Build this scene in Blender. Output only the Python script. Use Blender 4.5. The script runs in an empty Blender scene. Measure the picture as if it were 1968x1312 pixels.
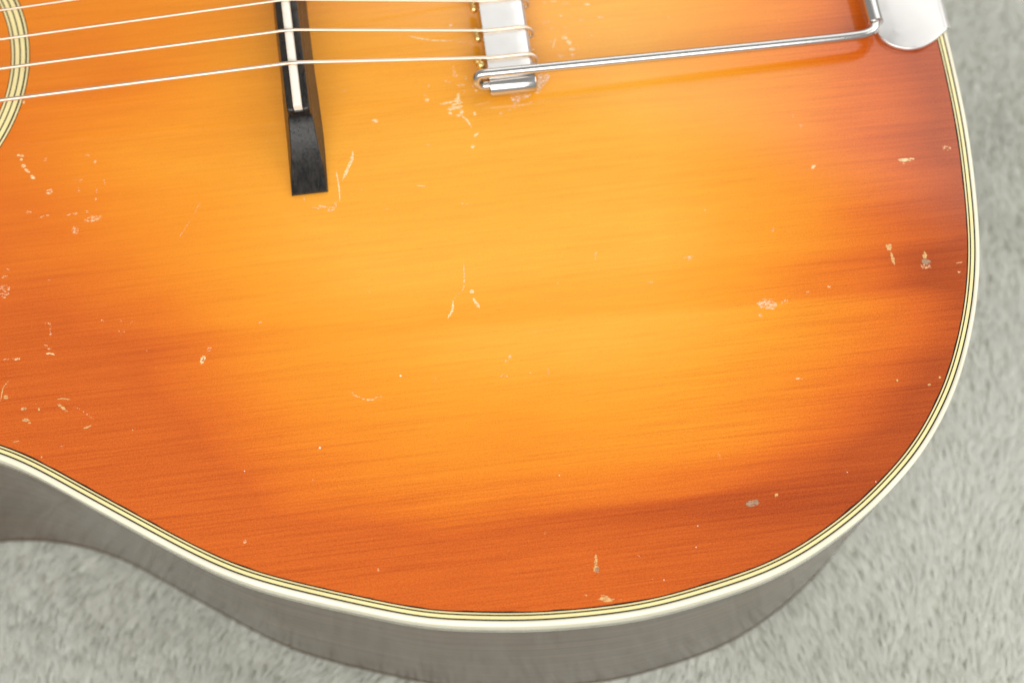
import bpy, math, random
import numpy as np
from mathutils import Matrix, Vector

# ------------------------------------------------------------------ camera, world, lamps
sc = bpy.context.scene
col = sc.collection
MM = 0.001
CAM_LOC = [1.94, -143.05, 357.36]
CAM_ROT = [[0.999985, 0.00202, 0.005046], [-0.0, 0.928383, -0.371625], [-0.005435, 0.371619, 0.928369]]

cd = bpy.data.cameras.new('camera'); cam = bpy.data.objects.new('camera', cd); col.objects.link(cam)
m4 = Matrix(CAM_ROT).to_4x4(); m4.translation = Vector(CAM_LOC) * MM
cam.matrix_world = m4
cd.sensor_width = 36.0; cd.lens = 50.0; cd.clip_start = 0.01; cd.clip_end = 50
cd.dof.use_dof = True; cd.dof.focus_distance = 0.382; cd.dof.aperture_fstop = 8.0
sc.camera = cam

w = bpy.data.worlds.new('World'); sc.world = w; w.use_nodes = True
bg = w.node_tree.nodes['Background']
bg.inputs['Color'].default_value = (1.0, 0.985, 0.96, 1); bg.inputs['Strength'].default_value = 0.35

def area_lamp(name, loc, target, sx, sy, radiance, color):
    ld = bpy.data.lights.new(name, 'AREA'); ld.shape = 'RECTANGLE'; ld.size = sx; ld.size_y = sy
    ld.energy = radiance * math.pi * sx * sy; ld.color = color
    o = bpy.data.objects.new(name, ld); col.objects.link(o); o.location = loc
    o.rotation_euler = (Vector(target) - Vector(loc)).to_track_quat('-Z', 'Y').to_euler()
    return o
# large softbox behind the guitar (its sheen lies on the upper half of the top) and a fill from the camera's side
area_lamp('softbox_back', (0.50, 1.02, 1.0), (0.1, 0, 0), 1.9, 0.8, 1.55, (1.0, 0.985, 0.96))
area_lamp('softbox_front', (-0.1, -0.85, 0.85), (0, 0, 0), 1.6, 0.9, 3.7, (1.0, 0.98, 0.95))
area_lamp('fill_right', (1.15, 0.1, 0.75), (0, 0, 0), 0.8, 0.8, 2.0, (1.0, 0.98, 0.95))  # added fill that brightens the blanket to the right of the tail

vs = sc.view_settings
sc.display_settings.display_device = 'sRGB'
vs.view_transform = 'Standard'; vs.look = 'None'; vs.exposure = 0.0; vs.gamma = 1.0; vs.use_curve_mapping = False

# ------------------------------------------------------------------ sizes (mm); u runs along the guitar to the tail, v across it
D = 112.0            # body depth
AX = math.radians(7.2)
ORG = (-65.4, 105.8)  # the bridge centre on the blanket plane
VC = -2.0             # centre line
HU, HV, HR = -136.0, -4.5, 48.5   # sound hole
RD = 9000.0
def dome(u, v): return -(u * u + v * v) / (2 * RD)
INNER = [(-86.34,-124.22),(-76.09,-130.17),(-63.41,-139.21),(-46.06,-151.38),(-36.28,-158.14),(-20.1,-167.28),(18.57,-181.29),(30.38,-183.58),(42.34,-185.48),(54.3,-186.46),(66.5,-186.8),(78.71,-186.47),(98.48,-183.31),(110.92,-180.52),(124.05,-174.89),(137.9,-166.85),(144.99,-161.21),(152.9,-154.87),(164.28,-140.86),(169.96,-131.02),(174.69,-121.16),(177.96,-112.65),(181.44,-100.96),(184.0,-87.55),(185.72,-76.23),(187.33,-63.43),(188.16,-51.81),(188.57,-43.67),(188.99,-32.12)]

rng = np.random.default_rng(7)
random.seed(4)

# ------------------------------------------------------------------ helpers
def mesh(name, V, F, mat, parent=None, smooth=True, lift=D, angle=None):
    V = np.asarray(V, float).copy(); V[:, 2] += lift; V *= MM
    me = bpy.data.meshes.new(name); me.from_pydata(V.tolist(), [], [list(f) for f in F]); me.update()
    me.polygons.foreach_set('use_smooth', [smooth] * len(me.polygons))
    if mat: me.materials.append(mat)
    o = bpy.data.objects.new(name, me); col.objects.link(o)
    if parent: o.parent = parent
    if angle is not None:
        try: me.set_sharp_from_angle(angle=math.radians(angle))
        except Exception: pass
    return o
def grid_faces(n, m, closed_n=False, closed_m=False, flip=False):
    F = []
    for i in range(n if closed_n else n - 1):
        for j in range(m if closed_m else m - 1):
            a = i * m + j; b = i * m + (j + 1) % m; c = ((i + 1) % n) * m + (j + 1) % m; d = ((i + 1) % n) * m + j
            F.append((a, d, c, b) if flip else (a, b, c, d))
    return F
def catmull(P, per):
    P = np.asarray(P, float); Q = []
    E = np.vstack([2 * P[0] - P[1], P, 2 * P[-1] - P[-2]])
    for i in range(1, len(E) - 2):
        p0, p1, p2, p3 = E[i - 1:i + 3]
        for t in np.linspace(0, 1, per, endpoint=False):
            Q.append(.5 * ((2 * p1) + (p2 - p0) * t + (2 * p0 - 5 * p1 + 4 * p2 - p3) * t * t + (3 * p1 - p0 - 3 * p2 + p3) * t ** 3))
    Q.append(P[-1]); return np.array(Q)
def tube(path, r, sides=12, caps=True):
    path = np.asarray(path, float); n = len(path)
    r = np.full(n, r, float) if np.isscalar(r) else np.asarray(r, float)
    T = np.gradient(path, axis=0); T /= np.linalg.norm(T, axis=1)[:, None]
    N = np.zeros_like(T); up = np.array([0, 0, 1.0])
    if abs(T[0] @ up) > .9: up = np.array([0, 1.0, 0])
    x = np.cross(up, T[0]); x /= np.linalg.norm(x)
    V = []
    for i in range(n):
        x = x - T[i] * (x @ T[i]); x /= np.linalg.norm(x); y = np.cross(T[i], x)
        for k in range(sides):
            a = 2 * math.pi * k / sides
            V.append(path[i] + r[i] * (math.cos(a) * x + math.sin(a) * y))
    F = grid_faces(n, sides, closed_m=True)
    if caps: F += [tuple(range(sides))[::-1], tuple((n - 1) * sides + k for k in range(sides))]
    return np.array(V), F
def join(parts):
    V, F, o = [], [], 0
    for v, f in parts:
        V.append(np.asarray(v, float)); F += [tuple(i + o for i in q) for q in f]; o += len(v)
    return np.vstack(V), F
def loft(sections):
    n = len(sections); m = len(sections[0]); V = np.vstack(sections)
    return V, grid_faces(n, m, closed_m=True) + [tuple(range(m))[::-1], tuple((n - 1) * m + k for k in range(m))]
def box(u0, u1, v0, v1, z0, z1, c=0.25):
    S = []
    for z, i in ((z0, 0), (z1 - c, 0), (z1, c)):
        S.append(np.array([(u0 + i, v0 + i, z), (u1 - i, v0 + i, z), (u1 - i, v1 - i, z), (u0 + i, v1 - i, z)]))
    return loft(S)
def tag(o, label=None, cat=None, kind=None, group=None):
    if label: o['label'] = label
    if cat: o['category'] = cat
    if kind: o['kind'] = kind
    if group: o['group'] = group

# ------------------------------------------------------------------ materials
class N:
    def __init__(s, name):
        s.m = bpy.data.materials.new(name); s.m.use_nodes = True; s.t = s.m.node_tree
        s.b = s.t.nodes['Principled BSDF']
    def n(s, typ, **k):
        o = s.t.nodes.new(typ)
        for a, b in k.items(): setattr(o, a, b)
        return o
    def put(s, sock, val):
        if hasattr(val, 'is_output') or isinstance(val, bpy.types.NodeSocket): s.t.links.new(val, sock)
        else: sock.default_value = val
    def math(s, op, a, b=None, c=None, clamp=False):
        o = s.n('ShaderNodeMath', operation=op, use_clamp=clamp)
        for i, x in enumerate((a, b, c)):
            if x is not None: s.put(o.inputs[i], x)
        return o.outputs[0]
    def mapr(s, x, a, b, c, d, smooth=False):
        o = s.n('ShaderNodeMapRange'); o.interpolation_type = 'SMOOTHSTEP' if smooth else 'LINEAR'
        s.put(o.inputs[0], x)
        for i, v in enumerate((a, b, c, d)): o.inputs[1 + i].default_value = v
        return o.outputs[0]
    def noise(s, scale3, detail=3, rough=.5, loc=(0, 0, 0), vec=None, rot=(0, 0, 0)):
        mp = s.n('ShaderNodeMapping'); mp.inputs['Scale'].default_value = scale3; mp.inputs['Location'].default_value = loc; mp.inputs['Rotation'].default_value = rot
        s.t.links.new(vec or s.obj(), mp.inputs['Vector'])
        o = s.n('ShaderNodeTexNoise'); o.inputs['Scale'].default_value = 1; o.inputs['Detail'].default_value = detail; o.inputs['Roughness'].default_value = rough
        s.t.links.new(mp.outputs[0], o.inputs['Vector']); return o.outputs['Fac']
    def obj(s):
        if not hasattr(s, '_tc'): s._tc = s.n('ShaderNodeTexCoord')
        return s._tc.outputs['Object']
    def ramp(s, x, stops, interp='LINEAR'):
        o = s.n('ShaderNodeValToRGB'); o.color_ramp.interpolation = interp; e = o.color_ramp.elements
        while len(e) < len(stops): e.new(.5)
        for i, (p, c) in enumerate(stops):
            e[i].position = p; e[i].color = (c, c, c, 1) if np.isscalar(c) else (*c, 1)
        s.put(o.inputs[0], x); return o.outputs[0]
    def mix(s, f, a, b, mode='MIX'):
        o = s.n('ShaderNodeMix', data_type='RGBA', blend_type=mode)
        s.put(o.inputs[0], f)
        for i, x in ((6, a), (7, b)): s.put(o.inputs[i], (*x, 1) if isinstance(x, tuple) and len(x) == 3 else x)
        return o.outputs[2]
    def bump(s, hgt, dist, strength=1.0, normal=None):
        o = s.n('ShaderNodeBump'); o.inputs['Strength'].default_value = strength; o.inputs['Distance'].default_value = dist
        s.t.links.new(hgt, o.inputs['Height'])
        if normal is not None: s.t.links.new(normal, o.inputs['Normal'])
        return o.outputs[0]
    def set(s, **k):
        for a, v in k.items():
            s.put(s.b.inputs[a.replace('_', ' ')], (*v, 1) if isinstance(v, tuple) and len(v) == 3 and a.endswith('Color') else v)
        return s.m

def mat_soundboard():
    s = N('sunburst_spruce')
    at = s.n('ShaderNodeAttribute', attribute_name='edge_mm'); e = at.outputs['Fac']
    sep = s.n('ShaderNodeSeparateXYZ'); s.t.links.new(s.obj(), sep.inputs[0]); u, v = sep.outputs[0], sep.outputs[1]
    G2 = (0, 0, math.radians(1.8))
    wide = s.noise((7, 70, 1), 3, .55, rot=G2)            # broad streaks along the grain
    cloud = s.noise((14, 22, 1), 2, .5)
    fine = s.noise((42, 1150, 1), 4, .65, rot=G2)          # annual rings
    fine2 = s.noise((60, 480, 1), 2, .5, loc=(3, 1, 0), rot=G2)
    pore = s.noise((330, 2600, 1), 2, .6, loc=(9, 2, 0), rot=G2)
    speck = s.noise((2600, 2900, 1), 2, .7)
    # how far the spray of the burst reaches in from the edge, then tone shifts by region
    t = s.mapr(e, 0, 92, 0, 1)
    t = s.math('ADD', t, s.mapr(wide, .3, .7, -.04, .04))
    t = s.math('ADD', t, s.mapr(cloud, .3, .7, -.07, .07))
    t = s.math('SUBTRACT', t, s.math('MULTIPLY', s.mapr(u, .05, -.09, 0, .42, True), s.mapr(v, -.13, -.03, .45, 1.0)))
    t = s.math('SUBTRACT', t, s.mapr(u, .07, .175, 0, .10, True))
    t = s.math('SUBTRACT', t, s.math('MULTIPLY', s.mapr(v, -.095, -.005, 0, .22, True), s.mapr(u, .07, .15, 1, .1)))  # less yellow towards the centre line, fading out near the tail
    # grain bands that run the length of the lower bout
    vv = s.math('MULTIPLY_ADD', u, .033, v)
    band = s.ramp(s.mapr(vv, -.19, 0, 0, 1), [(0, .5), (.05, .5), (.10, .42), (.14, .30), (.18, .5), (.25, .57), (.33, .56), (.40, .62), (.43, .60), (.455, .36), (.49, .40), (.53, .60), (.60, .58), (.68, .5), (.76, .56), (.85, .46), (.93, .52), (1, .5)], 'EASE')
    bsep = s.n('ShaderNodeSeparateColor'); s.t.links.new(band, bsep.inputs[0])
    bm = s.math('MULTIPLY', s.math('SUBTRACT', bsep.outputs[0], .5), s.mapr(s.noise((8, 4, 1), 1, .5, loc=(5, 5, 0)), .3, .7, .45, 1.0))
    bm = s.math('MULTIPLY', bm, s.mapr(u, -.05, .06, .25, 1.0, True))
    t = s.math('MULTIPLY_ADD', bm, 1.0, s.math('MINIMUM', t, .93))
    t = s.math('MAXIMUM', t, s.mapr(u, .07, .16, .14, .0), clamp=True)
    c = s.ramp(t, [(0, (.42, .068, .0065)), (.07, (.52, .090, .0075)), (.16, (.66, .128, .009)), (.28, (.76, .180, .009)), (.42, (.84, .250, .011)), (.58, (.88, .310, .016)), (.76, (.895, .360, .026)), (1, (.91, .425, .044))])
    amp = s.mapr(e, 8, 70, 1.0, .30)
    k = s.math('MULTIPLY_ADD', s.math('SUBTRACT', fine, .5), s.math('MULTIPLY', amp, .50), 1.0)
    k = s.math('MULTIPLY_ADD', s.math('SUBTRACT', fine2, .5), .10, k)
    k = s.math('MULTIPLY_ADD', s.math('SUBTRACT', speck, .5), s.math('MULTIPLY', amp, 1.15), k)
    k = s.math('SUBTRACT', k, s.mapr(pore, .62, .80, 0, .15))
    dk = s.math('MULTIPLY', s.mapr(s.math('ABSOLUTE', s.math('ADD', vv, s.mapr(wide, .3, .7, .1605, .1645))), 0, .0085, 1, 0, True), s.mapr(u, -.01, .11, 0, 1, True))   # a dark mineral streak near the lower edge
    k = s.math('SUBTRACT', k, s.math('MULTIPLY', dk, .22))
    ln = s.mapr(s.math('ABSOLUTE', s.math('SUBTRACT', s.noise((7, 800, 1), 2, .4, loc=(2, 7, 0), rot=G2), .5)), 0, .06, 1, 0, True)   # thin late-wood lines
    k = s.math('SUBTRACT', k, s.math('MULTIPLY', ln, s.math('MULTIPLY', amp, .14)))
    kc = s.n('ShaderNodeCombineColor')
    for i in range(3): s.t.links.new(s.math('POWER', k, (.75, 1.25, 1.5)[i]), kc.inputs[i])
    c = s.mix(1.0, c, kc.outputs[0], 'MULTIPLY')
    h = s.math('ADD', s.math('MULTIPLY', fine, .6), s.math('MULTIPLY', speck, .5))
    nb = s.bump(h, .00006, .55)
    nc = s.bump(s.math('ADD', s.math('MULTIPLY', speck, .5), s.math('MULTIPLY', s.noise((240, 420, 1), 2, .5), .5)), .00004, .32)
    return s.set(Base_Color=c, Roughness=.5, Specular_IOR_Level=.08, Normal=nb, Coat_Weight=1.0, Coat_Roughness=.10, Coat_IOR=1.5, Coat_Normal=nc)

def simple(name, c, rough, metallic=0.0, coat=0.0, var=.0, vscale=(300, 300, 300), bump=0.0, bscale=(900, 900, 900), spec=.5, cr=.1):
    s = N(name); colr = c
    if var:
        f = s.noise(vscale, 3, .6); colr = s.mix(s.mapr(f, .3, .7, 0, 1), tuple(x * (1 - var) for x in c), tuple(min(1, x * (1 + var)) for x in c))
        s.set(Roughness=s.mapr(f, .3, .7, rough * .8, rough * 1.25))
    else: s.set(Roughness=rough)
    if bump: s.set(Normal=s.bump(s.noise(bscale, 3, .6), bump, .6))
    return s.set(Base_Color=colr, Metallic=metallic, Coat_Weight=coat, Coat_Roughness=cr, Specular_IOR_Level=spec)

def mat_mark(name, c, dens, alpha, lo=.485, hi=.515):
    # bare wood showing through chipped lacquer: broken up along the grain
    s = N(name); f = s.noise((900, 2600, 1), 3, .65); g = s.noise((3000, 3600, 1), 2, .6, loc=(4, 0, 0))
    a = s.math('MULTIPLY', s.mapr(s.math('MULTIPLY_ADD', g, .35, s.math('MULTIPLY', f, .65)), lo - dens, hi - dens, 0, 1, True), alpha)
    colr = s.mix(s.mapr(f, .35, .65, 0, 1), tuple(x * .93 for x in c), tuple(min(1, x * 1.1) for x in c))
    return s.set(Base_Color=colr, Roughness=.6, Alpha=a, Specular_IOR_Level=.2, Coat_Weight=.7, Coat_Roughness=.25)

M = {}
M['top'] = mat_soundboard()
M['black'] = simple('black_fibre', (.008, .007, .006), .5, spec=.25)
M['cream'] = simple('aged_cream_celluloid', (.70, .60, .27), .3, coat=.8, var=.08, vscale=(60, 60, 60))
M['cream2'] = simple('aged_cream_purfling', (.86, .74, .37), .3, coat=.8, var=.10, vscale=(60, 60, 60))
M['yellow'] = simple('yellowed_celluloid', (.95, .81, .39), .3, coat=.8, var=.06, vscale=(60, 60, 60))
M['binding'] = simple('ivory_binding', (.91, .85, .65), .22, coat=1.0, var=.09, vscale=(35, 35, 160), bump=.00003, bscale=(90, 90, 400))
M['back_binding'] = simple('tan_back_binding', (.075, .045, .025), .5)
sd = N('dark_side_wood'); sf = sd.noise((14, 14, 330), 4, .65); M['side'] = sd.set(Base_Color=sd.mix(sd.mapr(sf, .3, .7, 0, 1), (.035, .019, .011), (.110, .058, .029)), Roughness=.4, Specular_IOR_Level=.3, Coat_Weight=.62, Coat_IOR=1.40, Coat_Roughness=.12, Coat_Normal=sd.bump(sd.noise((60, 60, 60), 2, .5), .0004, .4))
M['inside'] = simple('raw_inside_wood', (.32, .17, .07), .7, var=.15, vscale=(20, 300, 300))
eb = N('ebony'); ef = eb.noise((900, 260, 900), 3, .6); M['ebony'] = eb.set(Base_Color=eb.mix(eb.mapr(ef, .35, .7, 0, 1), (.010, .009, .008), (.028, .024, .020)), Roughness=eb.mapr(ef, .3, .7, .24, .40), Normal=eb.bump(eb.math('SUBTRACT', ef, eb.mapr(eb.noise((2200, 900, 2200), 2, .6), .62, .75, 0, .8)), .00012, .6), Specular_IOR_Level=.5)
M['bone'] = simple('bone_saddle', (.93, .90, .78), .3, coat=.5, var=.05)
M['wire'] = simple('bronze_wound_string', (.90, .75, .60), .38, 1.0)
M['brass'] = simple('brass_ball_end', (.95, .74, .32), .3, 1.0)
M['nickel'] = simple('nickel_plate', (.83, .82, .80), .40, 1.0, var=.03, vscale=(200, 200, 200), bump=.00002, bscale=(500, 500, 500))
M['chrome'] = simple('polished_nickel', (.66, .65, .63), .20, 1.0, bump=.00002, bscale=(700, 700, 700))
M['c'] = mat_mark('bare_wood_chip', (1.0, .70, .36), 0.05, 1.0)
M['C'] = mat_mark('bare_wood_chip_pale', (.95, .60, .36), 0.0, 1.0)
M['p'] = mat_mark('lacquer_scuff', (1.0, .59, .31), -0.015, 1.0)
M['f'] = mat_mark('faint_lacquer_scuff', (1.0, .56, .31), -0.045, 1.0)
M['g'] = mat_mark('chip_in_dark_lacquer', (.74, .43, .16), 0.05, 1.0)
M['d'] = mat_mark('grey_dent', (.40, .25, .15), 0.05, 1.0)
M['b'] = mat_mark('lacquer_inside_ring', (.46, .10, .025), .2, 1.0)
M['w'] = mat_mark('white_speck', (.90, .84, .70), .3, 1.0)
M['r'] = mat_mark('pale_residue', (.98, .72, .52), -.005, 1.0)
fb = N('plush_fibre'); ff = fb.noise((90, 60, 1), 2, .5)
M['pile'] = fb.set(Base_Color=fb.mix(fb.mapr(ff, .3, .7, 0, 1), (.82, .83, .785), (.89, .90, .855)), Roughness=.7, Sheen_Weight=.2, Sheen_Roughness=.4, Specular_IOR_Level=.15)
tl = fb.n('ShaderNodeBsdfTranslucent'); tl.inputs['Color'].default_value = (.91, .92, .875, 1); mx = fb.n('ShaderNodeMixShader'); mx.inputs[0].default_value = .55
fb.t.links.new(fb.b.outputs[0], mx.inputs[1]); fb.t.links.new(tl.outputs[0], mx.inputs[2]); fb.t.links.new(mx.outputs[0], fb.t.nodes['Material Output'].inputs['Surface'])
M['weave'] = simple('blanket_backing', (.74, .74, .66), .9, var=.08, vscale=(80, 50, 1), bump=.002, bscale=(300, 120, 1), spec=.1)

# ------------------------------------------------------------------ blanket
blanket = bpy.data.objects.new('blanket', None); col.objects.link(blanket); blanket.location = (0, 0, -(D + 5.2) * MM)
tag(blanket, 'soft light grey plush blanket spread under the guitar', 'blanket')
gx = np.linspace(-800, 800, 161); gy = np.linspace(-700, 800, 151)
X, Y = np.meshgrid(gx, gy, indexing='ij')
def wob(x, y): return .5 * np.sin(x * .021 + 1.3 * np.sin(y * .017)) + .4 * np.sin(y * .033 + x * .009)
Z = wob(X, Y)
mesh('backing', np.c_[X.ravel(), Y.ravel(), Z.ravel()], grid_faces(161, 151, flip=True), M['weave'], blanket, lift=0)

# ------------------------------------------------------------------ guitar body
guitar = bpy.data.objects.new('guitar', None); col.objects.link(guitar)
guitar.location = (ORG[0] * MM, ORG[1] * MM, -D * MM); guitar.rotation_euler = (0, 0, AX)
tag(guitar, 'worn orange sunburst acoustic guitar with cream binding and trapeze tailpiece lying on the blanket', 'guitar')

half = [(-307, VC), (-306, -45), (-299, -95), (-282, -130), (-257, -145), (-228, -144.5), (-196, -134), (-162, -121), (-130, -115.4), (-106, -117.4)] + INNER + [(189.6, VC)]
ha = np.array(half); mir = ha[::-1][1:-1].copy(); mir[:, 1] = 2 * VC - mir[:, 1]
loop = np.vstack([ha, mir])
lp = catmull(np.vstack([loop[-3:], loop, loop[:4]]), 24)
# one full turn of it, resampled evenly and eased
i0 = 3 * 24; lp = lp[i0:i0 + 24 * len(loop)]
sl = np.r_[0, np.cumsum(np.linalg.norm(np.diff(np.vstack([lp, lp[:1]]), axis=0), axis=1))]
NL = 960
q = np.linspace(0, sl[-1], NL, endpoint=False); ex = np.vstack([lp, lp[:1]])
lp = np.c_[np.interp(q, sl, ex[:, 0]), np.interp(q, sl, ex[:, 1])]
ker = np.exp(-.5 * (np.arange(-16, 17) * sl[-1] / NL / 6.5) ** 2); ker /= ker.sum()
lp = sum(k * np.roll(lp, i, axis=0) for k, i in zip(ker, range(-16, 17)))
tg = np.roll(lp, -1, axis=0) - np.roll(lp, 1, axis=0); tg /= np.linalg.norm(tg, axis=1)[:, None]
nrm = np.c_[tg[:, 1], -tg[:, 0]]
if (nrm * (lp - lp.mean(0))).sum() < 0: nrm = -nrm
jag = np.convolve(np.random.default_rng(3).normal(0, 1, NL + 2), [.25, .5, .25], 'valid')
def ring(d, z, lipped=True):
    P = lp + nrm * (d if d != 0.001 else (-.04 + .10 * jag)[:, None])   # the worn inner edge of the purfling
    return np.c_[P, (dome(P[:, 0], P[:, 1]) if lipped else 0) + z + np.zeros(NL)]
ccw = ((lp[:, 0] * np.roll(lp[:, 1], -1) - np.roll(lp[:, 0], -1) * lp[:, 1]).sum() > 0)
def ring_strip(name, prof, mat, parent, lipped=True, angle=None):
    V = np.vstack([ring(d, z, lipped) for d, z in prof])
    return mesh(name, V, grid_faces(len(prof), NL, closed_m=True, flip=ccw), mat, parent, angle=angle)

# soundboard: rings between the sound hole and the binding, a shallow arch
ang = np.arctan2(lp[:, 1] - HV, lp[:, 0] - HU)
hole = np.c_[HU + HR * np.cos(ang), HV + HR * np.sin(ang)]
NR = 64; V = []
for i in range(NR):
    t = i / (NR - 1); P = hole * (1 - t) + lp * t
    V.append(np.c_[P, dome(P[:, 0], P[:, 1])])
lip = np.c_[hole, dome(hole[:, 0], hole[:, 1]) - 3.0]
V = np.vstack([lip] + V)
soundboard = mesh('soundboard', V, grid_faces(NR + 1, NL, closed_m=True, flip=not ccw), M['top'], guitar, angle=40)
ed = np.empty(len(V))
for a in range(0, len(V), 4000):
    ed[a:a + 4000] = np.sqrt(((V[a:a + 4000, None, :2] - lp[None, ::2]) ** 2).sum(2).min(1))
at = soundboard.data.attributes.new('edge_mm', 'FLOAT', 'POINT'); at.data.foreach_set('value', ed.astype(np.float32))
soundboard['label'] = 'worn sunburst top shading from amber to red brown at the edge'

for d0, d1, m in ((.001, .34, 'black'), (.34, .72, 'cream2'), (.72, 1.10, 'black'), (1.10, 1.92, 'yellow'), (1.92, 2.31, 'black')):
    ring_strip('purfling_strip', ((d0, .03), (d1, .03)), M[m], soundboard)
ring_strip('binding', ((2.31, -.05), (2.31, .03), (2.9, .03), (3.25, -.05), (3.5, -.25), (3.65, -.6), (3.7, -1.0), (3.7, -4.5), (3.66, -8.6), (3.3, -8.8)), M['binding'], guitar)
zs = lambda z: z
ring_strip('side', ((3.45, -8.2), (3.45, -20), (3.45, -60), (3.45, -(D - 6)), (3.45, -(D - 3.2))), M['side'], guitar, lipped=False)
ring_strip('back_binding', ((3.3, -(D - 3.4)), (3.6, -(D - 3.3)), (3.7, -(D - 2.6)), (3.6, -(D - .8)), (2.6, -D + .1)), M['back_binding'], guitar, lipped=False)
bk = [ring(2.7, -D + .12, False)]
cxy = np.array([-40, VC])
for s_ in (.66, .33, .01):
    P = cxy + (lp - cxy) * s_; bk.append(np.c_[P, np.full(NL, -D + .12)])
mesh('back', np.vstack(bk), grid_faces(4, NL, closed_m=True, flip=ccw), M['inside'], guitar)

# rosette
rs = [(57.9, 57.62, 'black'), (57.62, 57.0, 'cream2'), (57.0, 56.5, 'black'), (56.5, 55.22, 'yellow'), (55.22, 54.8, 'black'), (54.8, 53.56, 'yellow'), (53.56, 53.16, 'black'), (53.16, 52.52, 'cream2'), (52.52, 52.28, 'black')]
th = np.linspace(0, 2 * math.pi, 260, endpoint=False)
for a, b, m in rs:
    V = np.vstack([np.c_[HU + r * np.cos(th), HV + r * np.sin(th), dome(HU + r * np.cos(th), HV + r * np.sin(th)) + .03] for r in (a, b)])
    mesh('rosette_ring', V, grid_faces(2, 260, closed_m=True, flip=False), M[m], soundboard)

# neck: out of the frame, carries the strings on
def zstr(u): return 16.0 + .053 * u
nk = [np.array([(u, VC - hw, zstr(u) - 11), (u, VC - hw, zstr(u) - 4.5), (u, VC + hw, zstr(u) - 4.5), (u, VC + hw, zstr(u) - 11)]) for u, hw in ((-214, 27.5), (-640, 22))]
v_, f_ = loft(nk); mesh('fingerboard', v_, f_, M['ebony'], guitar, smooth=False)
nk = [np.array([(u, VC + hw * math.cos(a), zstr(u) - 11.05 + dp * math.sin(a)) for a in np.linspace(math.pi, 2 * math.pi, 12)]) for u, hw, dp in ((-300, 27, 40), (-345, 26, 20), (-640, 22, 14))]
v_, f_ = loft(nk); mesh('neck', v_, f_, M['side'], guitar)

# ------------------------------------------------------------------ bridge
def slant(v): return max(-.9, min(.62, -.55 - .030 * (v + 5)))
def bridge_half(sg):
    S = []
    for v, hb, ht, z in ((-61.3, 5.15, 5.0, .9), (-60.6, 5.15, 5.0, 1.1), (-58, 5.2, 4.85, 1.6), (-55, 5.25, 4.6, 2.4), (-52, 5.25, 4.3, 3.5), (-49, 5.3, 4.0, 4.9), (-46, 5.3, 3.75, 6.6), (-43.5, 5.3, 3.6, 8.2), (-41.9, 5.3, 3.5, 9.0), (-41.2, 5.3, 3.45, 9.2), (-30, 5.2, 3.45, 9.3), (-22, 5.0, 3.45, 9.3), (VC, 5.0, 3.45, 9.3)):
        if sg > 0: v = 2 * VC - v
        c = slant(v) + (0 if sg < 0 else 0); g = dome(c, v)
        S.append(np.array([(c - hb, v, g + .02), (c - ht, v, z + g - .25), (c - ht + .3, v, z + g), (c + ht - .3, v, z + g), (c + ht, v, z + g - .25), (c + hb, v, g + .02)]))
    return loft(S)
parts = [bridge_half(-1), bridge_half(1)]
for sg in (-1, 1):                       # the two cheeks that hold the saddle, rounded at their ends
    S = []
    vA, vB = -41.5, 2 * VC + 41.5
    for v, sh in ((vA, .55), (vA + .25, .25), (vA + .7, 0), (VC, 0), (vB - .7, 0), (vB - .25, .25), (vB, .55)):
        c = slant(v); g = dome(c, v); a, b = c + sg * (1.22), c + sg * (3.25 - sh * .5)
        zt = 13.0 + g - sh * 1.1
        S.append(np.array([(a, v, 9 + g), (a, v, zt - .2), (a + sg * .2, v, zt), (b - sg * .5, v, zt), (b - sg * .12, v, zt - .18), (b, v, zt - .6), (b + sg * .12, v, 9 + g)]))
    parts.append(loft(S))
for v0, v1 in ((-41.45, -40.9), (2 * VC + 40.9, 2 * VC + 41.45)): parts.append(box(slant(v0) - 1.25, slant(v0) + 1.25, v0, v1, 8.9, 11.9))
bv, bf = join(parts)
bridge = mesh('bridge', bv, bf, M['ebony'], guitar, angle=35)
bridge['label'] = 'black ebony bridge with tapering feet'
S = []
for v, sh in ((-41.1, .45), (-40.9, .12), (-40.5, 0), (VC, 0), (2 * VC + 40.5, 0), (2 * VC + 40.9, .12), (2 * VC + 41.1, .45)):
    c = slant(v); g = dome(c, v); zt = 15.15 + g - sh * 1.5 - .010 * max(0, abs(v - VC) - 20) ; hw = 1.18
    S.append(np.array([(c - hw, v, 9 + g), (c - hw, v, zt - .5), (c - hw * .75, v, zt - .12), (c, v, zt), (c + hw * .75, v, zt - .12), (c + hw, v, zt - .5), (c + hw, v, 9 + g)]))
v_, f_ = loft(S); mesh('saddle', v_, f_, M['bone'], bridge, angle=50)

# ------------------------------------------------------------------ tailpiece
PZ = 6.9                                   # top of the crosspiece
def zt(u, v=VC): return dome(u, v)
prof = [(55.0, PZ - 1.1), (55.0, PZ - .1), (55.15, PZ), (64, PZ), (66.4, PZ - .05), (67.4, PZ - .35), (68.1, PZ - 1.0), (68.4, PZ - 1.9), (68.45, PZ - 3.2), (67.5, PZ - 3.2), (67.4, PZ - 2.0), (66.9, PZ - 1.4), (66, PZ - 1.1)]
VA, VB = -34.9, 2 * VC + 34.9
V = np.vstack([np.array([(u, v, z) for u, z in prof]) for v in (VA + .6, VB - .6)]); n = len(prof)
crosspiece_v, crosspiece_f = V, [(i, (i + 1) % n, n + (i + 1) % n, n + i) for i in range(n)] + [tuple(range(n))[::-1], tuple(range(n, 2 * n))]
tailpiece = mesh('tailpiece', crosspiece_v, crosspiece_f, M['nickel'], guitar, angle=25)
tailpiece['label'] = 'nickel trapeze tailpiece with crosspiece, rods and hinged end plate'
RC, RR = 3.45, 3.05
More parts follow.
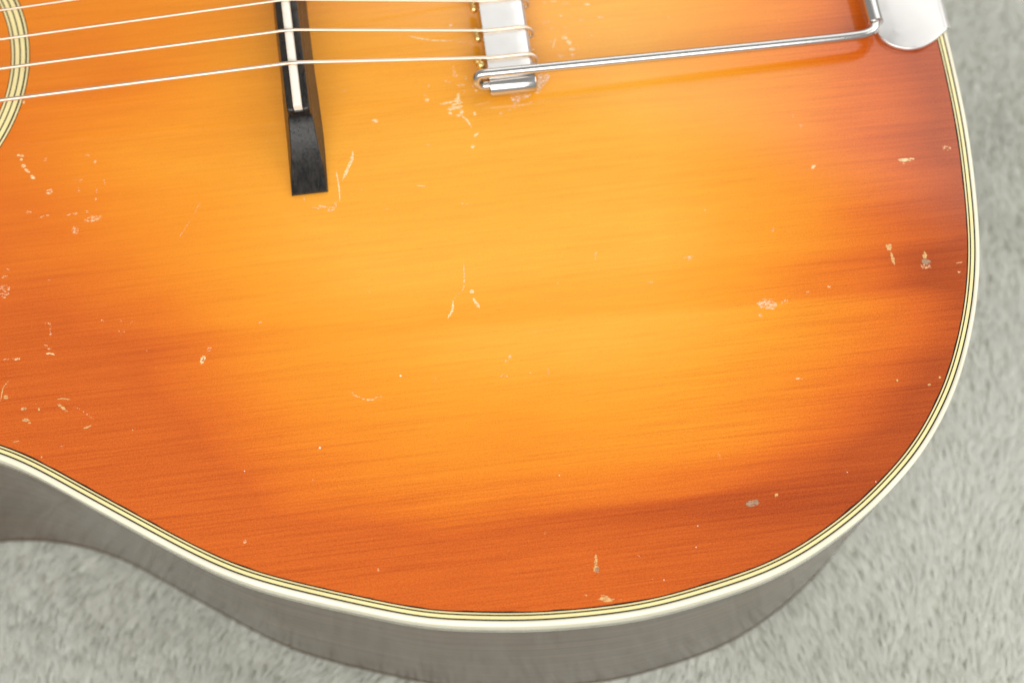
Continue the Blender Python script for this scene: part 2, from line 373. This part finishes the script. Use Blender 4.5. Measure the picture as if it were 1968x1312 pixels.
for sg, v0 in ((-1, VA), (1, VB)):         # the ends of the crosspiece are rolled round the rods
    A = np.linspace(math.radians(100), math.radians(-215), 28)
    out_ = [(v0 + sg * -.2 + sg * RR * math.cos(a) * 1.15, RC + RR * math.sin(a)) for a in A]
    in_ = [(v0 + sg * -.2 + sg * (RR - .8) * math.cos(a) * 1.15, RC + (RR - .8) * math.sin(a)) for a in A[::-1]]
    sec = out_ + in_; n = len(sec)
    S = [np.array([(u, v0 + sg * -.2 + (v - (v0 + sg * -.2)) * k, RC + (z - RC) * k) for v, z in sec]) for u, k in ((55.0, .95), (55.25, 1), (68.0, 1), (68.35, .94))]
    V = np.vstack(S); F = grid_faces(4, n, closed_m=True)
    k = len(A)
    for base in (0, 3 * n):
        for i in range(k - 1): F.append((base + i, base + i + 1, base + n - 2 - i, base + n - 1 - i))
    mesh('rolled_end', V, F, M['chrome'], tailpiece, angle=40)
    y = lambda a: VC + sg * abs(a - VC)
    pth = [(66, y(-34.7), RC), (58, y(-34.7), RC), (53.9, y(-34.7), RC), (52.2, y(-34.55), RC + .6), (51.4, y(-34.2), RC + 2.3), (52.1, y(-33.65), RC + 4.0), (53.9, y(-33.6), RC + 4.6), (57, y(-33.6), RC + 4.55), (70, y(-33.55), 7.7), (110, y(-33.2), 6.25), (150, y(-32.7), 4.75), (163, y(-32.3), 4.2), (167, y(-31.6), 4.0), (169.2, y(-30.2), 3.9), (169.9, y(-28.6), 3.85), (170, y(-26), 3.85)]
    v_, f_ = tube(catmull(pth, 10), 1.42, 18); mesh('rod', v_, f_, M['chrome'], tailpiece)
hz = 3.85
v_, f_ = tube([(170, VC - 26.6, hz), (170, VC - 26.4, hz), (170, VC + 26.4, hz), (170, VC + 26.6, hz)], [2.1, 2.35, 2.35, 2.1], 24)
mesh('hinge_tube', v_, f_, M['chrome'], tailpiece, angle=40)
pl = [(171.2, -28.4), (171.6, -30.4), (172.6, -32.2), (174.3, -33.9), (176.5, -35.1), (179.3, -35.9), (182.3, -35.9), (185.3, -35.0), (188.2, -33.4), (190.5, -31.7), (192.2, -30.6)]
pl = catmull(pl, 5)
half_ = np.vstack([pl]); full = np.vstack([half_, np.c_[half_[::-1, 0], 2 * VC - half_[::-1, 1]]])
cen = np.array([182, VC])
def plate_ring(inset, dz):
    d = cen - full; d /= np.linalg.norm(d, axis=1)[:, None]; P = full + d * inset
    return np.c_[P, dome(P[:, 0], P[:, 1]) + dz]
v_, f_ = loft([plate_ring(0.1, .25), plate_ring(0, .5), plate_ring(0, 1.35), plate_ring(.18, 1.6), plate_ring(.5, 1.68)])
mesh('end_plate', v_, f_, M['nickel'], tailpiece, angle=50)
S = []
for k, (u, z) in enumerate(((191.6, 1.68), (192.7, 1.5), (193.5, .9), (193.8, -.2), (193.8, -45))):
    S.append([(u, VC - 28.0, z - 2.0), (u, VC + 28.0, z - 2.0)])
S2 = [[(u - 1.2 if k > 1 else u - .4, v, z - (1.2 if k < 2 else .2)) for u, v, z in r] for k, r in enumerate(S)]
V = np.array(sum(S, []) + sum(S2, [])); F = [(2 * i, 2 * i + 1, 2 * i + 3, 2 * i + 2) for i in range(4)] + [(10 + 2 * i, 12 + 2 * i, 13 + 2 * i, 11 + 2 * i) for i in range(4)]
F += [(2 * i, 2 * i + 2, 12 + 2 * i, 10 + 2 * i) for i in range(4)] + [(2 * i + 1, 11 + 2 * i, 13 + 2 * i, 2 * i + 3) for i in range(4)] + [(8, 9, 19, 18)]
mesh('tail_flange', V, F, M['nickel'], tailpiece, angle=60)

# ------------------------------------------------------------------ strings with their brass ball ends
vb = [-27.9, -16.9, -6.5, 4.0, 14.5, 24.5]; vt = [-28.1, -18.7, -8.4, 1.7, 11.9, 22.0]; rad = [.58, .47, .41, .34, .24, .18]
for i in range(6):
    r = rad[i]; b = vb[i]; t = vt[i]; nutv = VC + (b - VC) * .64
    zb = 15.15 + dome(0, b) - .010 * max(0, abs(b - VC) - 20) + r
    zc = PZ + r
    body = [(-640, nutv, zb - .053 * 640), (0 + slant(b) - 1.5, b + (nutv - b) * .002, zb - .03), (slant(b), b, zb), (slant(b) + 1.5, b + (t - b) * .03, zb - .10)]
    A = np.array(body[0]); B_ = np.array(body[1])
    nw = 620 if i < 4 else 60
    # fine enough where the photograph looks, coarse up the neck
    us = np.r_[np.linspace(0, 1, 12)[:-1] * (1 - 150 / 640), np.linspace(1 - 150 / 640, 1, 1100 if i < 4 else 40)]
    p1 = A + (B_ - A) * us[:, None]
    C_ = np.array([54.6, t, zc + .25]); p2 = np.array(body[3]) + (C_ - np.array(body[3])) * np.linspace(0, 1, 420 if i < 4 else 30)[:, None]
    tail_ = catmull([(55.6, t, zc + .12), (60, t, zc), (65.5, t, zc), (67.9, t - .12, zc - .45), (69.3, t - .5, zc - 1.6), (69.75, t - .9, zc - 2.9), (69.1, t - 1.1, zc - 4.0), (67, t - 1.1, zc - 4.5), (60, t - .9, zc - 4.2), (54.9, t - .6, PZ - 2.9)], 16)
    path = np.vstack([p1, p2, tail_])
    rr = np.full(len(path), r)
    if i < 4:
        s_ = np.r_[0, np.cumsum(np.linalg.norm(np.diff(path, axis=0), axis=1))]
        nn = len(p1) + len(p2); mod = np.where(np.arange(len(path)) % 2 == 0, 1.0, .90); rr = rr * np.where(np.arange(len(path)) < nn, mod, 1)
    v_, f_ = tube(path, rr, 10)
    st = mesh('string', v_, f_, M['wire'], guitar)
    # ball end: a little ringed barrel
    L = 1.75; pr = [(-L - .5, .25), (-L - .45, .7), (-L, 1.05), (-L + .35, 1.22), (-.55, 1.2), (-.4, .85), (-.15, .85), (0, 1.25), (.45, 1.28), (.6, .9), (.8, .9), (.95, 1.2), (L - .3, 1.2), (L, .95), (L + .05, .4)]
    ba = math.radians(32 if i == 0 else 8); cb = np.array([53.3 - (.4 if i == 0 else 0), t + (.5 if i == 0 else .9), PZ - 2.6 + (.4 if i == 0 else 0)])
    axis = np.array([-math.sin(ba), math.cos(ba), 0.15])
    v_, f_ = tube([cb + axis * s0 for s0, _ in pr], [q_ * (1.12 if i == 0 else .95) for _, q_ in pr], 14)
    mesh('ball_end', v_, f_, M['brass'], st, angle=60)

# ------------------------------------------------------------------ wear: chips and scuffs in the lacquer of the top
MARKS = [
('c','s',0.8,[(-81.98,-37.99),(-79.75,-38.46)]),
('c','s',0.72,[(-79.75,-42.7),(-78.13,-44.1)]),
('c','s',1.11,[(-77.83,-44.98),(-76.8,-46.3)]),
('f','s',0.63,[(-59.31,-51.31),(-59.51,-53.62),(-59.69,-55.75)]),
('p','s',0.62,[(-75.68,-58.74),(-72.75,-58.47)]),
('p','s',0.62,[(-68.09,-59.26),(-66.48,-58.98),(-64.72,-58.88)]),
('p','s',0.76,[(-86.1,-75.92),(-84.09,-75.87)]),
('f','s',0.47,[(-30.34,-60.1),(-32.4,-63.46)]),
('f','s',0.46,[(-33.51,-65.45),(-36.61,-69.93)]),
('p','s',0.74,[(-74.28,-91.26),(-72.59,-91.8)]),
('f','s',0.59,[(-72.59,-92.26),(-72.75,-94.09)]),
('p','s',0.59,[(-74.47,-97.69),(-73.49,-98.12)]),
('p','s',0.59,[(-73.49,-98.58),(-72.65,-99.3)]),
('c','s',0.59,[(-74.07,-100.33),(-72.8,-100.35),(-71.54,-100.97)]),
('f','s',0.37,[(-86.42,-100.53),(-84.46,-100.48),(-82.63,-100.57)]),
('p','s',0.37,[(-58.98,-92.19),(-58.15,-92.92)]),
('f','s',0.37,[(-54.39,-95.87),(-53.71,-96.89),(-52.43,-96.59)]),
('g','s',0.36,[(-83.89,-106.73),(-85.28,-108.2),(-85.83,-110.06),(-86.24,-112.53)]),
('g','s',0.4,[(-71.26,-113.75),(-69.46,-113.84),(-67.52,-114.38)]),
('g','s',0.79,[(-71.13,-114.95),(-69.76,-116.31),(-68.26,-117.68)]),
('f','s',0.36,[(-66.72,-116.7),(-64.8,-117.54)]),
('f','s',0.36,[(-64.53,-117.87),(-61.54,-120.61)]),
('g','s',0.57,[(-64.34,-122.88),(-63.23,-122.73),(-62.12,-122.29)]),
('g','s',0.31,[(-82.91,-124.24),(-81.13,-124.18)]),
('c','s',0.95,[(13.77,-49.02),(13.41,-51.52),(12.34,-53.59),(11.44,-55.5),(10.03,-58.17)]),
('c','s',0.55,[(8.53,-54.79),(8.74,-57.67),(8.91,-61.03),(8.75,-64.83)]),
('p','s',0.93,[(0.58,-65.92),(3.09,-65.75),(5.57,-65.91)]),
('p','s',0.55,[(-1.17,-61.73),(-1.18,-63.88)]),
('c','s',0.8,[(50.09,-47.64),(48.72,-49.01)]),
('c','s',0.73,[(40.11,-36.82),(42.39,-36.75),(44.55,-36.5)]),
('c','s',1.3,[(41.87,-38.79),(44.45,-38.77),(46.77,-38.36)]),
('c','s',1.14,[(43.49,-37.77),(46.76,-37.13)]),
('c','s',0.65,[(45.82,-41.38),(47.29,-43.13),(48.48,-45.88)]),
('p','s',0.83,[(45.42,-24.53),(45.52,-27.77)]),
('c','s',0.39,[(30.68,-62.48),(33.29,-62.97)]),
('p','s',0.34,[(42.48,-69.61),(45.65,-70.34)]),
('f','s',0.47,[(21.31,-67.59),(22.02,-69.49)]),
('c','s',0.5,[(33.39,-12.68),(38.62,-14.62),(43.16,-15.56),(46.83,-16.02)]),
('p','s',0.5,[(46.81,-16.2),(49.95,-17.15),(52.61,-18.21)]),
('c','s',0.5,[(76.58,-18.84),(75.18,-22.31)]),
('p','s',0.41,[(67.65,-39.4),(63.25,-40.43),(57.88,-42.03)]),
('p','s',0.55,[(41.37,-87.18),(41.07,-91.12),(40.71,-94.23),(40.07,-96.04),(38.64,-97.27),(37.19,-98.65)]),
('c','s',0.67,[(37.17,-98.81),(36.55,-101.84),(35.03,-103.97)]),
('c','s',0.89,[(42.64,-98.71),(43.31,-100.36),(44.12,-102.02)]),
('f','s',0.51,[(55.51,-121.48),(55.28,-123.25),(53.93,-123.83)]),
('p','s',0.57,[(6.87,-121.75),(8.3,-122.97),(10.02,-124.08)]),
('p','s',0.64,[(9.61,-124.02),(12.06,-124.63),(14.35,-124.04)]),
('f','s',0.36,[(13.23,-124.04),(16.73,-124.04)]),
('p','s',0.68,[(78.28,-89.23),(77.62,-91.71)]),
('c','s',0.96,[(168.2,-70.94),(170.39,-71.37),(173.18,-71.19)]),
('f','s',0.4,[(169.05,-71.89),(170.35,-72.89)]),
('g','s',0.92,[(159.82,-99.18),(159.83,-101.11),(159.94,-103.2)]),
('p','s',0.34,[(176.93,-104.75),(179.35,-104.56)]),
('g','s',0.81,[(65.68,-173.38),(65.41,-175.25),(65.04,-176.83)]),
('f','s',0.4,[(76.25,-174.98),(77.27,-176.19)]),
('f','s',0.4,[(68.59,-185.33),(71.19,-185.79)]),
('f','s',0.32,[(-56.81,-51.14),(-57.21,-49.07)]),
('f','s',0.34,[(-55.93,-143.84),(-53.48,-143.31)]),
('p','s',0.51,[(73.94,-6.13),(79.47,-5.88)]),
('f','s',0.43,[(79.27,-7.35),(84.04,-7.01)]),
('f','s',0.32,[(-11.16,-42.38),(-9.44,-43.63)]),
('f','s',0.39,[(14.54,-60.92),(15.83,-63.08)]),
('f','s',0.3,[(88.12,-100.16),(93.21,-100.16)]),
('f','s',0.29,[(55.62,-110.87),(62.76,-110.85)]),
('f','s',0.28,[(101.62,-150.72),(102.08,-152.79)]),
('f','s',0.31,[(157.94,-156.2),(156.73,-157.78)]),
('c','b',(-80.64,-39.53),0.37,0.34,-7.2),
('c','b',(-80.05,-41.65),0.67,0.51,-17.2),
('p','b',(-72.7,-50.86),0.89,1.08,-47.2),
('f','b',(-64.47,-51.62),0.37,0.92,2.8),
('p','b',(-78.59,-56.55),0.81,0.41,-7.2),
('p','b',(-62.09,-58.74),0.52,0.33,-37.2),
('p','b',(-60.67,-61.22),2.5,0.9,4.8),
('p','b',(-65.53,-64.18),0.95,1.22,27.8),
('f','b',(-73.67,-40.63),0.37,0.76,-7.2),
('p','b',(-59.6,-43.02),0.45,0.42,-7.2),
('f','b',(-61.79,-40.52),0.67,0.34,-7.2),
('f','b',(-64.57,-48.26),1.19,0.34,-7.2),
('f','b',(-83.95,-73.66),0.94,0.32,-7.2),
('f','b',(-72.9,-78.3),0.51,0.32,-7.2),
('f','b',(-85.36,-80.29),1.59,2.05,-7.2),
('f','b',(-72.61,-94.72),0.36,0.46,-7.2),
('c','b',(-81.79,-100.83),0.78,0.38,-7.2),
('p','b',(-53.61,-93.2),0.43,0.31,-37.2),
('f','b',(-30.02,-104.85),0.56,0.91,-22.2),
('c','b',(-31.83,-107.5),0.63,1.2,-22.2),
('d','b',(-31.69,-107.51),0.21,0.53,-22.2),
('g','b',(-84.72,-111.39),0.63,0.59,-7.2),
('g','b',(-80.0,-115.27),0.84,0.44,-2.2),
('d','b',(-79.87,-115.28),0.35,0.18,-7.2),
('g','b',(-75.99,-116.08),0.28,0.52,12.8),
('g','b',(-79.46,-118.57),0.9,0.51,0.7999999999999998),
('d','b',(-79.46,-118.57),0.35,0.18,-7.2),
('g','b',(-78.5,-119.43),0.42,0.22,-7.2),
('g','b',(-51.3,-125.01),0.21,0.22,-7.2),
('f','b',(-69.9,-127.23),0.69,0.22,-7.2),
('g','b',(-75.4,-129.4),0.24,0.25,-7.2),
('f','b',(-76.95,-114.34),0.28,0.3,-7.2),
('f','b',(12.87,-29.11),0.53,0.53,-7.2),
('c','b',(21.01,-40.14),0.9,0.6,0.7999999999999998),
('p','b',(6.24,-66.81),1.03,0.74,12.8),
('p','b',(7.53,-65.33),0.37,0.98,-7.2),
('p','b',(35.23,-50.05),0.67,0.42,-7.2),
('c','b',(48.07,-52.01),0.52,0.59,-47.2),
('c','b',(45.79,-34.9),0.45,1.22,-7.2),
('c','b',(45.34,-36.25),1.06,0.7,-7.2),
('c','b',(46.09,-40.37),0.6,0.87,-7.2),
('c','b',(42.76,-40.3),0.53,0.43,-7.2),
('c','b',(44.93,-41.27),0.68,0.35,-7.2),
('c','b',(49.76,-41.36),0.45,0.69,-7.2),
('p','b',(45.8,-27.98),0.84,0.44,-7.2),
('p','b',(43.32,-29.63),0.91,0.44,-12.2),
('p','b',(46.96,-31.33),1.06,0.35,-7.2),
('p','b',(48.59,-29.05),0.46,0.53,-7.2),
('c','b',(51.1,-33.8),0.45,0.44,-7.2),
('c','b',(50.95,-29.88),0.38,0.44,-7.2),
('p','b',(50.38,-32.12),0.46,0.44,-7.2),
('p','b',(37.6,-30.32),0.61,0.35,-7.2),
('c','b',(36.49,-35.13),0.68,0.44,-7.2),
('p','b',(36.35,-33.53),0.61,0.52,-7.2),
('p','b',(27.97,-20.88),0.46,0.36,-7.2),
('p','b',(46.2,-10.44),0.54,0.55,-7.2),
('f','b',(13.16,-59.74),0.37,0.33,-7.2),
('f','b',(26.67,-57.95),0.44,0.42,-7.2),
('p','b',(47.45,-33.7),0.38,0.96,-17.2),
('p','b',(74.59,-12.9),1.16,0.64,7.8),
('p','b',(75.96,-15.46),0.7,0.64,-37.2),
('c','b',(79.21,-18.98),0.77,0.63,-7.2),
('c','b',(80.21,-20.75),0.69,1.09,12.8),
('c','b',(80.79,-23.18),0.92,0.54,-7.2),
('p','b',(77.24,-25.28),0.84,0.81,-7.2),
('p','b',(80.64,-25.34),1.0,0.72,-17.2),
('p','b',(78.89,-11.21),0.7,0.55,-7.2),
('p','b',(80.15,-15.61),0.7,0.37,-7.2),
('p','b',(84.97,-13.63),0.77,0.46,-7.2),
('c','b',(87.49,-8.18),0.93,0.37,-7.2),
('p','b',(87.09,-19.41),0.54,0.36,-7.2),
('c','b',(69.34,-21.94),0.38,0.45,-7.2),
('p','b',(82.8,-23.25),0.69,0.36,-7.2),
('f','b',(80.3,-16.74),0.46,1.28,-27.2),
('f','b',(81.07,-27.74),0.92,0.54,-7.2),
('f','b',(75.17,-20.12),0.77,0.54,-7.2),
('p','b',(101.92,-28.14),0.54,0.45,-7.2),
('p','b',(90.82,-13.24),0.93,0.37,-7.2),
('f','b',(110.98,-15.89),0.47,0.37,-7.2),
('f','b',(143.17,-20.87),0.54,0.37,-7.2),
('p','b',(57.38,-42.31),0.6,0.43,12.8),
('c','b',(42.58,-96.83),0.64,0.62,-37.2),
('p','b',(50.54,-117.24),0.49,0.53,-7.2),
('f','b',(49.55,-118.32),0.63,0.45,-7.2),
('f','b',(60.14,-122.81),0.42,0.97,-12.2),
('f','b',(64.92,-122.96),0.35,0.74,-7.2),
('w','b',(20.72,-118.89),0.28,0.3,-7.2),
('f','b',(29.65,-120.92),0.42,0.67,-7.2),
('p','b',(66.47,-97.47),0.36,0.23,-7.2),
('f','b',(48.2,-122.36),1.4,0.45,-7.2),
('p','b',(103.28,-94.09),1.23,0.56,-2.2),
('C','b',(122.45,-110.65),2.65,1.55,-7.2),
('p','b',(127.43,-110.47),1.07,0.54,22.8),
('p','b',(120.17,-113.48),0.57,0.54,22.8),
('p','b',(134.39,-108.5),0.72,0.31,7.8),
('p','b',(140.45,-107.51),0.5,0.31,-7.2),
('p','b',(126.86,-132.87),1.19,0.37,-12.2),
('f','b',(128.23,-88.42),0.51,0.65,-7.2),
('p','b',(141.22,-53.29),0.38,0.43,-7.2),
('p','b',(142.82,-56.78),0.45,0.43,-7.2),
('c','b',(143.69,-70.39),0.74,0.5,27.8),
('p','b',(183.21,-68.97),1.28,0.68,-17.2),
('b','b',(183.21,-68.97),0.68,0.3,-17.2),
('g','b',(159.56,-97.7),0.87,0.97,-27.2),
('g','b',(168.96,-101.4),0.66,1.12,-12.2),
('d','b',(168.81,-103.3),1.31,0.96,-7.2),
('p','b',(168.48,-104.7),1.52,0.64,-7.2),
('p','b',(177.33,-107.35),0.44,0.4,-7.2),
('g','b',(65.24,-177.26),0.8,0.94,-7.2),
('d','b',(65.36,-177.41),0.53,0.67,-7.2),
('g','b',(61.65,-183.53),0.33,0.2,-27.2),
('g','b',(66.6,-185.22),1.98,0.59,-12.2),
('g','b',(66.33,-184.38),0.93,0.26,-22.2),
('d','b',(108.08,-165.28),1.9,0.9,4.8),
('p','b',(108.75,-164.66),1.09,0.21,4.8),
('g','b',(114.7,-163.85),0.54,0.42,42.8),
('w','b',(59.26,-151.58),0.15,0.15,-7.2),
('p','b',(53.42,-166.37),0.27,0.34,-7.2),
('w','b',(92.94,-169.38),0.15,0.15,-7.2),
('w','b',(91.58,-174.84),0.15,0.15,-7.2),
('w','b',(81.96,-182.19),0.15,0.15,-7.2),
('w','b',(-2.35,-136.22),0.27,0.29,-7.2),
('f','b',(-4.65,-144.78),0.41,0.21,-7.2),
('g','b',(153.07,-136.66),0.35,0.37,-7.2),
('g','b',(161.45,-138.87),0.49,0.3,7.8),
('g','b',(164.73,-137.18),0.35,0.3,-7.2),
('w','b',(134.35,-160.05),0.15,0.16,-7.2),
('w','b',(141.29,-163.46),0.15,0.16,-7.2),
('p','b',(-23.45,-158.82),0.47,0.61,-7.2),
('p','b',(9.92,-170.42),0.27,0.34,-7.2),
('p','b',(79.08,-181.69),0.2,0.2,-7.2),
('f','b',(-15.81,-98.72),0.57,0.31,-7.2),
('f','b',(-50.38,-94.24),0.71,0.31,-7.2),
('p','b',(-46.98,-102.96),0.42,0.3,-7.2),
('w','b',(-22.48,-140.09),0.15,0.16,-7.2),
('f','b',(97.27,-135.62),0.56,0.37,-7.2),
('p','b',(14.6,-93.28),0.29,0.23,-7.2),
('p','b',(-5.16,-68.3),0.37,0.24,-7.2),
('f','b',(88.5,-55.0),0.37,0.34,-7.2),
('p','b',(110.58,-80.22),0.29,0.25,-7.2),
('p','b',(-80.07,-9.54),0.69,0.45,2.8),
('c','b',(-79.91,-20.59),0.38,0.53,-7.2),
('p','b',(-44.48,-107.97),0.28,0.23,-7.2),
('p','b',(131.75,-126.39),0.28,0.23,-7.2),
('r','p',[(69.53,-30.96),(71.42,-30.66),(73.18,-31.24),(72.17,-33.07),(71.07,-34.35),(70.0,-35.46),(68.86,-36.03)]),
('r','p',[(60.77,-37.13),(62.19,-36.78),(66.76,-36.83),(65.06,-38.2),(63.15,-38.84),(61.45,-40.2),(60.81,-40.47),(61.6,-39.0),(60.83,-37.85)]),
('p','p',[(68.08,-36.11),(69.38,-35.56),(69.89,-36.33),(68.54,-37.22)])]

def ragged(P, amp):
    P = np.asarray(P, float); c = P.mean(0)
    return P
count = 0
for mk in MARKS:
    kd, sh = mk[0], mk[1]
    z0 = {'d': .075, 'b': .08}.get(kd, .04) + .0004 * (count % 40); count += 1
    if sh == 's':
        wd, pts = mk[2] * .88, catmull(mk[3], 6)
        n = max(8, int(np.linalg.norm(np.diff(pts, axis=0), axis=1).sum() / .35))
        sl_ = np.r_[0, np.cumsum(np.linalg.norm(np.diff(pts, axis=0), axis=1))]; qq = np.linspace(0, sl_[-1], n)
        pts = np.c_[np.interp(qq, sl_, pts[:, 0]), np.interp(qq, sl_, pts[:, 1])]
        T = np.gradient(pts, axis=0); T /= np.linalg.norm(T, axis=1)[:, None] + 1e-9; Nn = np.c_[-T[:, 1], T[:, 0]]
        env = np.clip(np.sin(np.linspace(.08, math.pi - .08, n)) * 1.6, 0, 1)
        a = wd / 2 * env * (1 + rng.uniform(-.5, .35, n)); b = wd / 2 * env * (1 + rng.uniform(-.5, .35, n))
        P = np.vstack([pts + Nn * a[:, None], pts - Nn * b[:, None]]); F = [(i, n + i, n + i + 1, i + 1) for i in range(n - 1)]
    elif sh == 'b':
        (cu, cv), rx, ry, an = mk[2], mk[3], mk[4], math.radians(mk[5])
        n = max(10, int(14 + 6 * max(rx, ry))); tt = np.linspace(0, 2 * math.pi, n, endpoint=False)
        rj = 1 + rng.uniform(-.28, .22, n); x = rx * rj * np.cos(tt); y = ry * rj * np.sin(tt)
        P = np.c_[cu + x * math.cos(an) - y * math.sin(an), cv + x * math.sin(an) + y * math.cos(an)]
        P = np.vstack([P, [[cu, cv]]]); F = [(i, (i + 1) % n, n) for i in range(n)]
    else:
        P = catmull(list(mk[2]) + [mk[2][0]], 5)[:-1]; P = P + rng.uniform(-.22, .22, P.shape); n = len(P)
        P = np.vstack([P, P.mean(0)]); F = [(i, (i + 1) % n, n) for i in range(n)]
    V = np.c_[P, dome(P[:, 0], P[:, 1]) + z0]
    o = mesh('finish_scratch' if sh == 's' else 'dent' if kd == 'd' else 'finish_chip', V, F, M[kd], soundboard, smooth=False)
    if o.data.polygons[0].normal.z < 0: o.data.flip_normals()

# ------------------------------------------------------------------ pile of the blanket
def pile():
    NF = 230000
    x = rng.uniform(-260, 260, NF); y = rng.uniform(-215, 260, NF)
    # none under the body
    ca, sa = math.cos(AX), math.sin(AX)
    u = (x - ORG[0]) * ca + (y - ORG[1]) * sa; v = -(x - ORG[0]) * sa + (y - ORG[1]) * ca
    inset = lp - nrm * 6
    th_ = np.arctan2(inset[:, 1] - VC, inset[:, 0] + 20); o_ = np.argsort(th_); rr_ = np.hypot(inset[:, 0] + 20, inset[:, 1] - VC)
    inside = np.hypot(u + 20, v - VC) < np.interp(np.arctan2(v - VC, u + 20), th_[o_], rr_[o_], period=2 * math.pi)
    x, y = x[~inside], y[~inside]; n = len(x)
    # tuft structure: strands lean together inside a tuft
    def field(s, ph):
        return (np.sin(x * s + 2.1 * np.sin(y * s * .7 + ph)) + np.sin(y * s * 1.3 + 1.7 * np.sin(x * s * .9 + ph * 2))) * .5
    cell = 5.5; cx = np.floor(x / cell + .9 * field(.05, 1)); cy = np.floor(y / (cell * 1.6) + .9 * field(.06, 2))
    hsh = lambda k: np.modf(np.abs(np.sin(cx * 127.1 + cy * 311.7 + k) * 43758.5453))[0]
    ang_ = np.radians(-98) + .55 * field(.018, .3) + .22 * field(.06, 4) + .16 * (hsh(1) - .5) + rng.normal(0, .11, n)
    lean = np.clip(1.02 + .16 * field(.035, 2) + .18 * (hsh(2) - .5) + rng.normal(0, .10, n), .5, 1.35)
    L = 8.2 * (1 + .12 * (hsh(3) - .5)) * rng.uniform(.8, 1.15, n)
    dx, dy = np.cos(ang_), np.sin(ang_)
    px_, py_ = -dy, dx; wd = rng.uniform(.28, .50, n)
    V = np.empty((n, 7, 3)); zb_ = wob(x, y)
    for k, (s, w_) in enumerate(((0, 1), (.4, .95), (.75, .7))):
        l1 = L * s; bend = lean * (.55 + .6 * s)
        hx = l1 * np.sin(bend); hz_ = l1 * np.cos(bend)
        for j, sg in enumerate((-1, 1)):
            V[:, 2 * k + j, 0] = x + dx * hx + sg * px_ * wd * w_; V[:, 2 * k + j, 1] = y + dy * hx + sg * py_ * wd * w_; V[:, 2 * k + j, 2] = zb_ + hz_
    bend = lean * 1.2; V[:, 6, 0] = x + dx * L * np.sin(bend); V[:, 6, 1] = y + dy * L * np.sin(bend); V[:, 6, 2] = zb_ + L * np.cos(bend)
    V *= MM
    tri = np.array([(0, 1, 3), (0, 3, 2), (2, 3, 5), (2, 5, 4), (4, 5, 6)])
    F = (np.arange(n)[:, None, None] * 7 + tri[None]).reshape(-1)
    me = bpy.data.meshes.new('pile'); me.vertices.add(n * 7); me.vertices.foreach_set('co', V.reshape(-1).astype(np.float32))
    nf = n * 5; me.loops.add(nf * 3); me.loops.foreach_set('vertex_index', F.astype(np.int32))
    me.polygons.add(nf); me.polygons.foreach_set('loop_start', np.arange(0, nf * 3, 3, dtype=np.int32)); me.polygons.foreach_set('loop_total', np.full(nf, 3, np.int32))
    me.update(calc_edges=True); me.validate(); me.polygons.foreach_set('use_smooth', np.ones(nf, bool)); me.materials.append(M['pile'])
    o = bpy.data.objects.new('pile', me); col.objects.link(o); o.parent = blanket; o['kind'] = 'stuff'
pile()
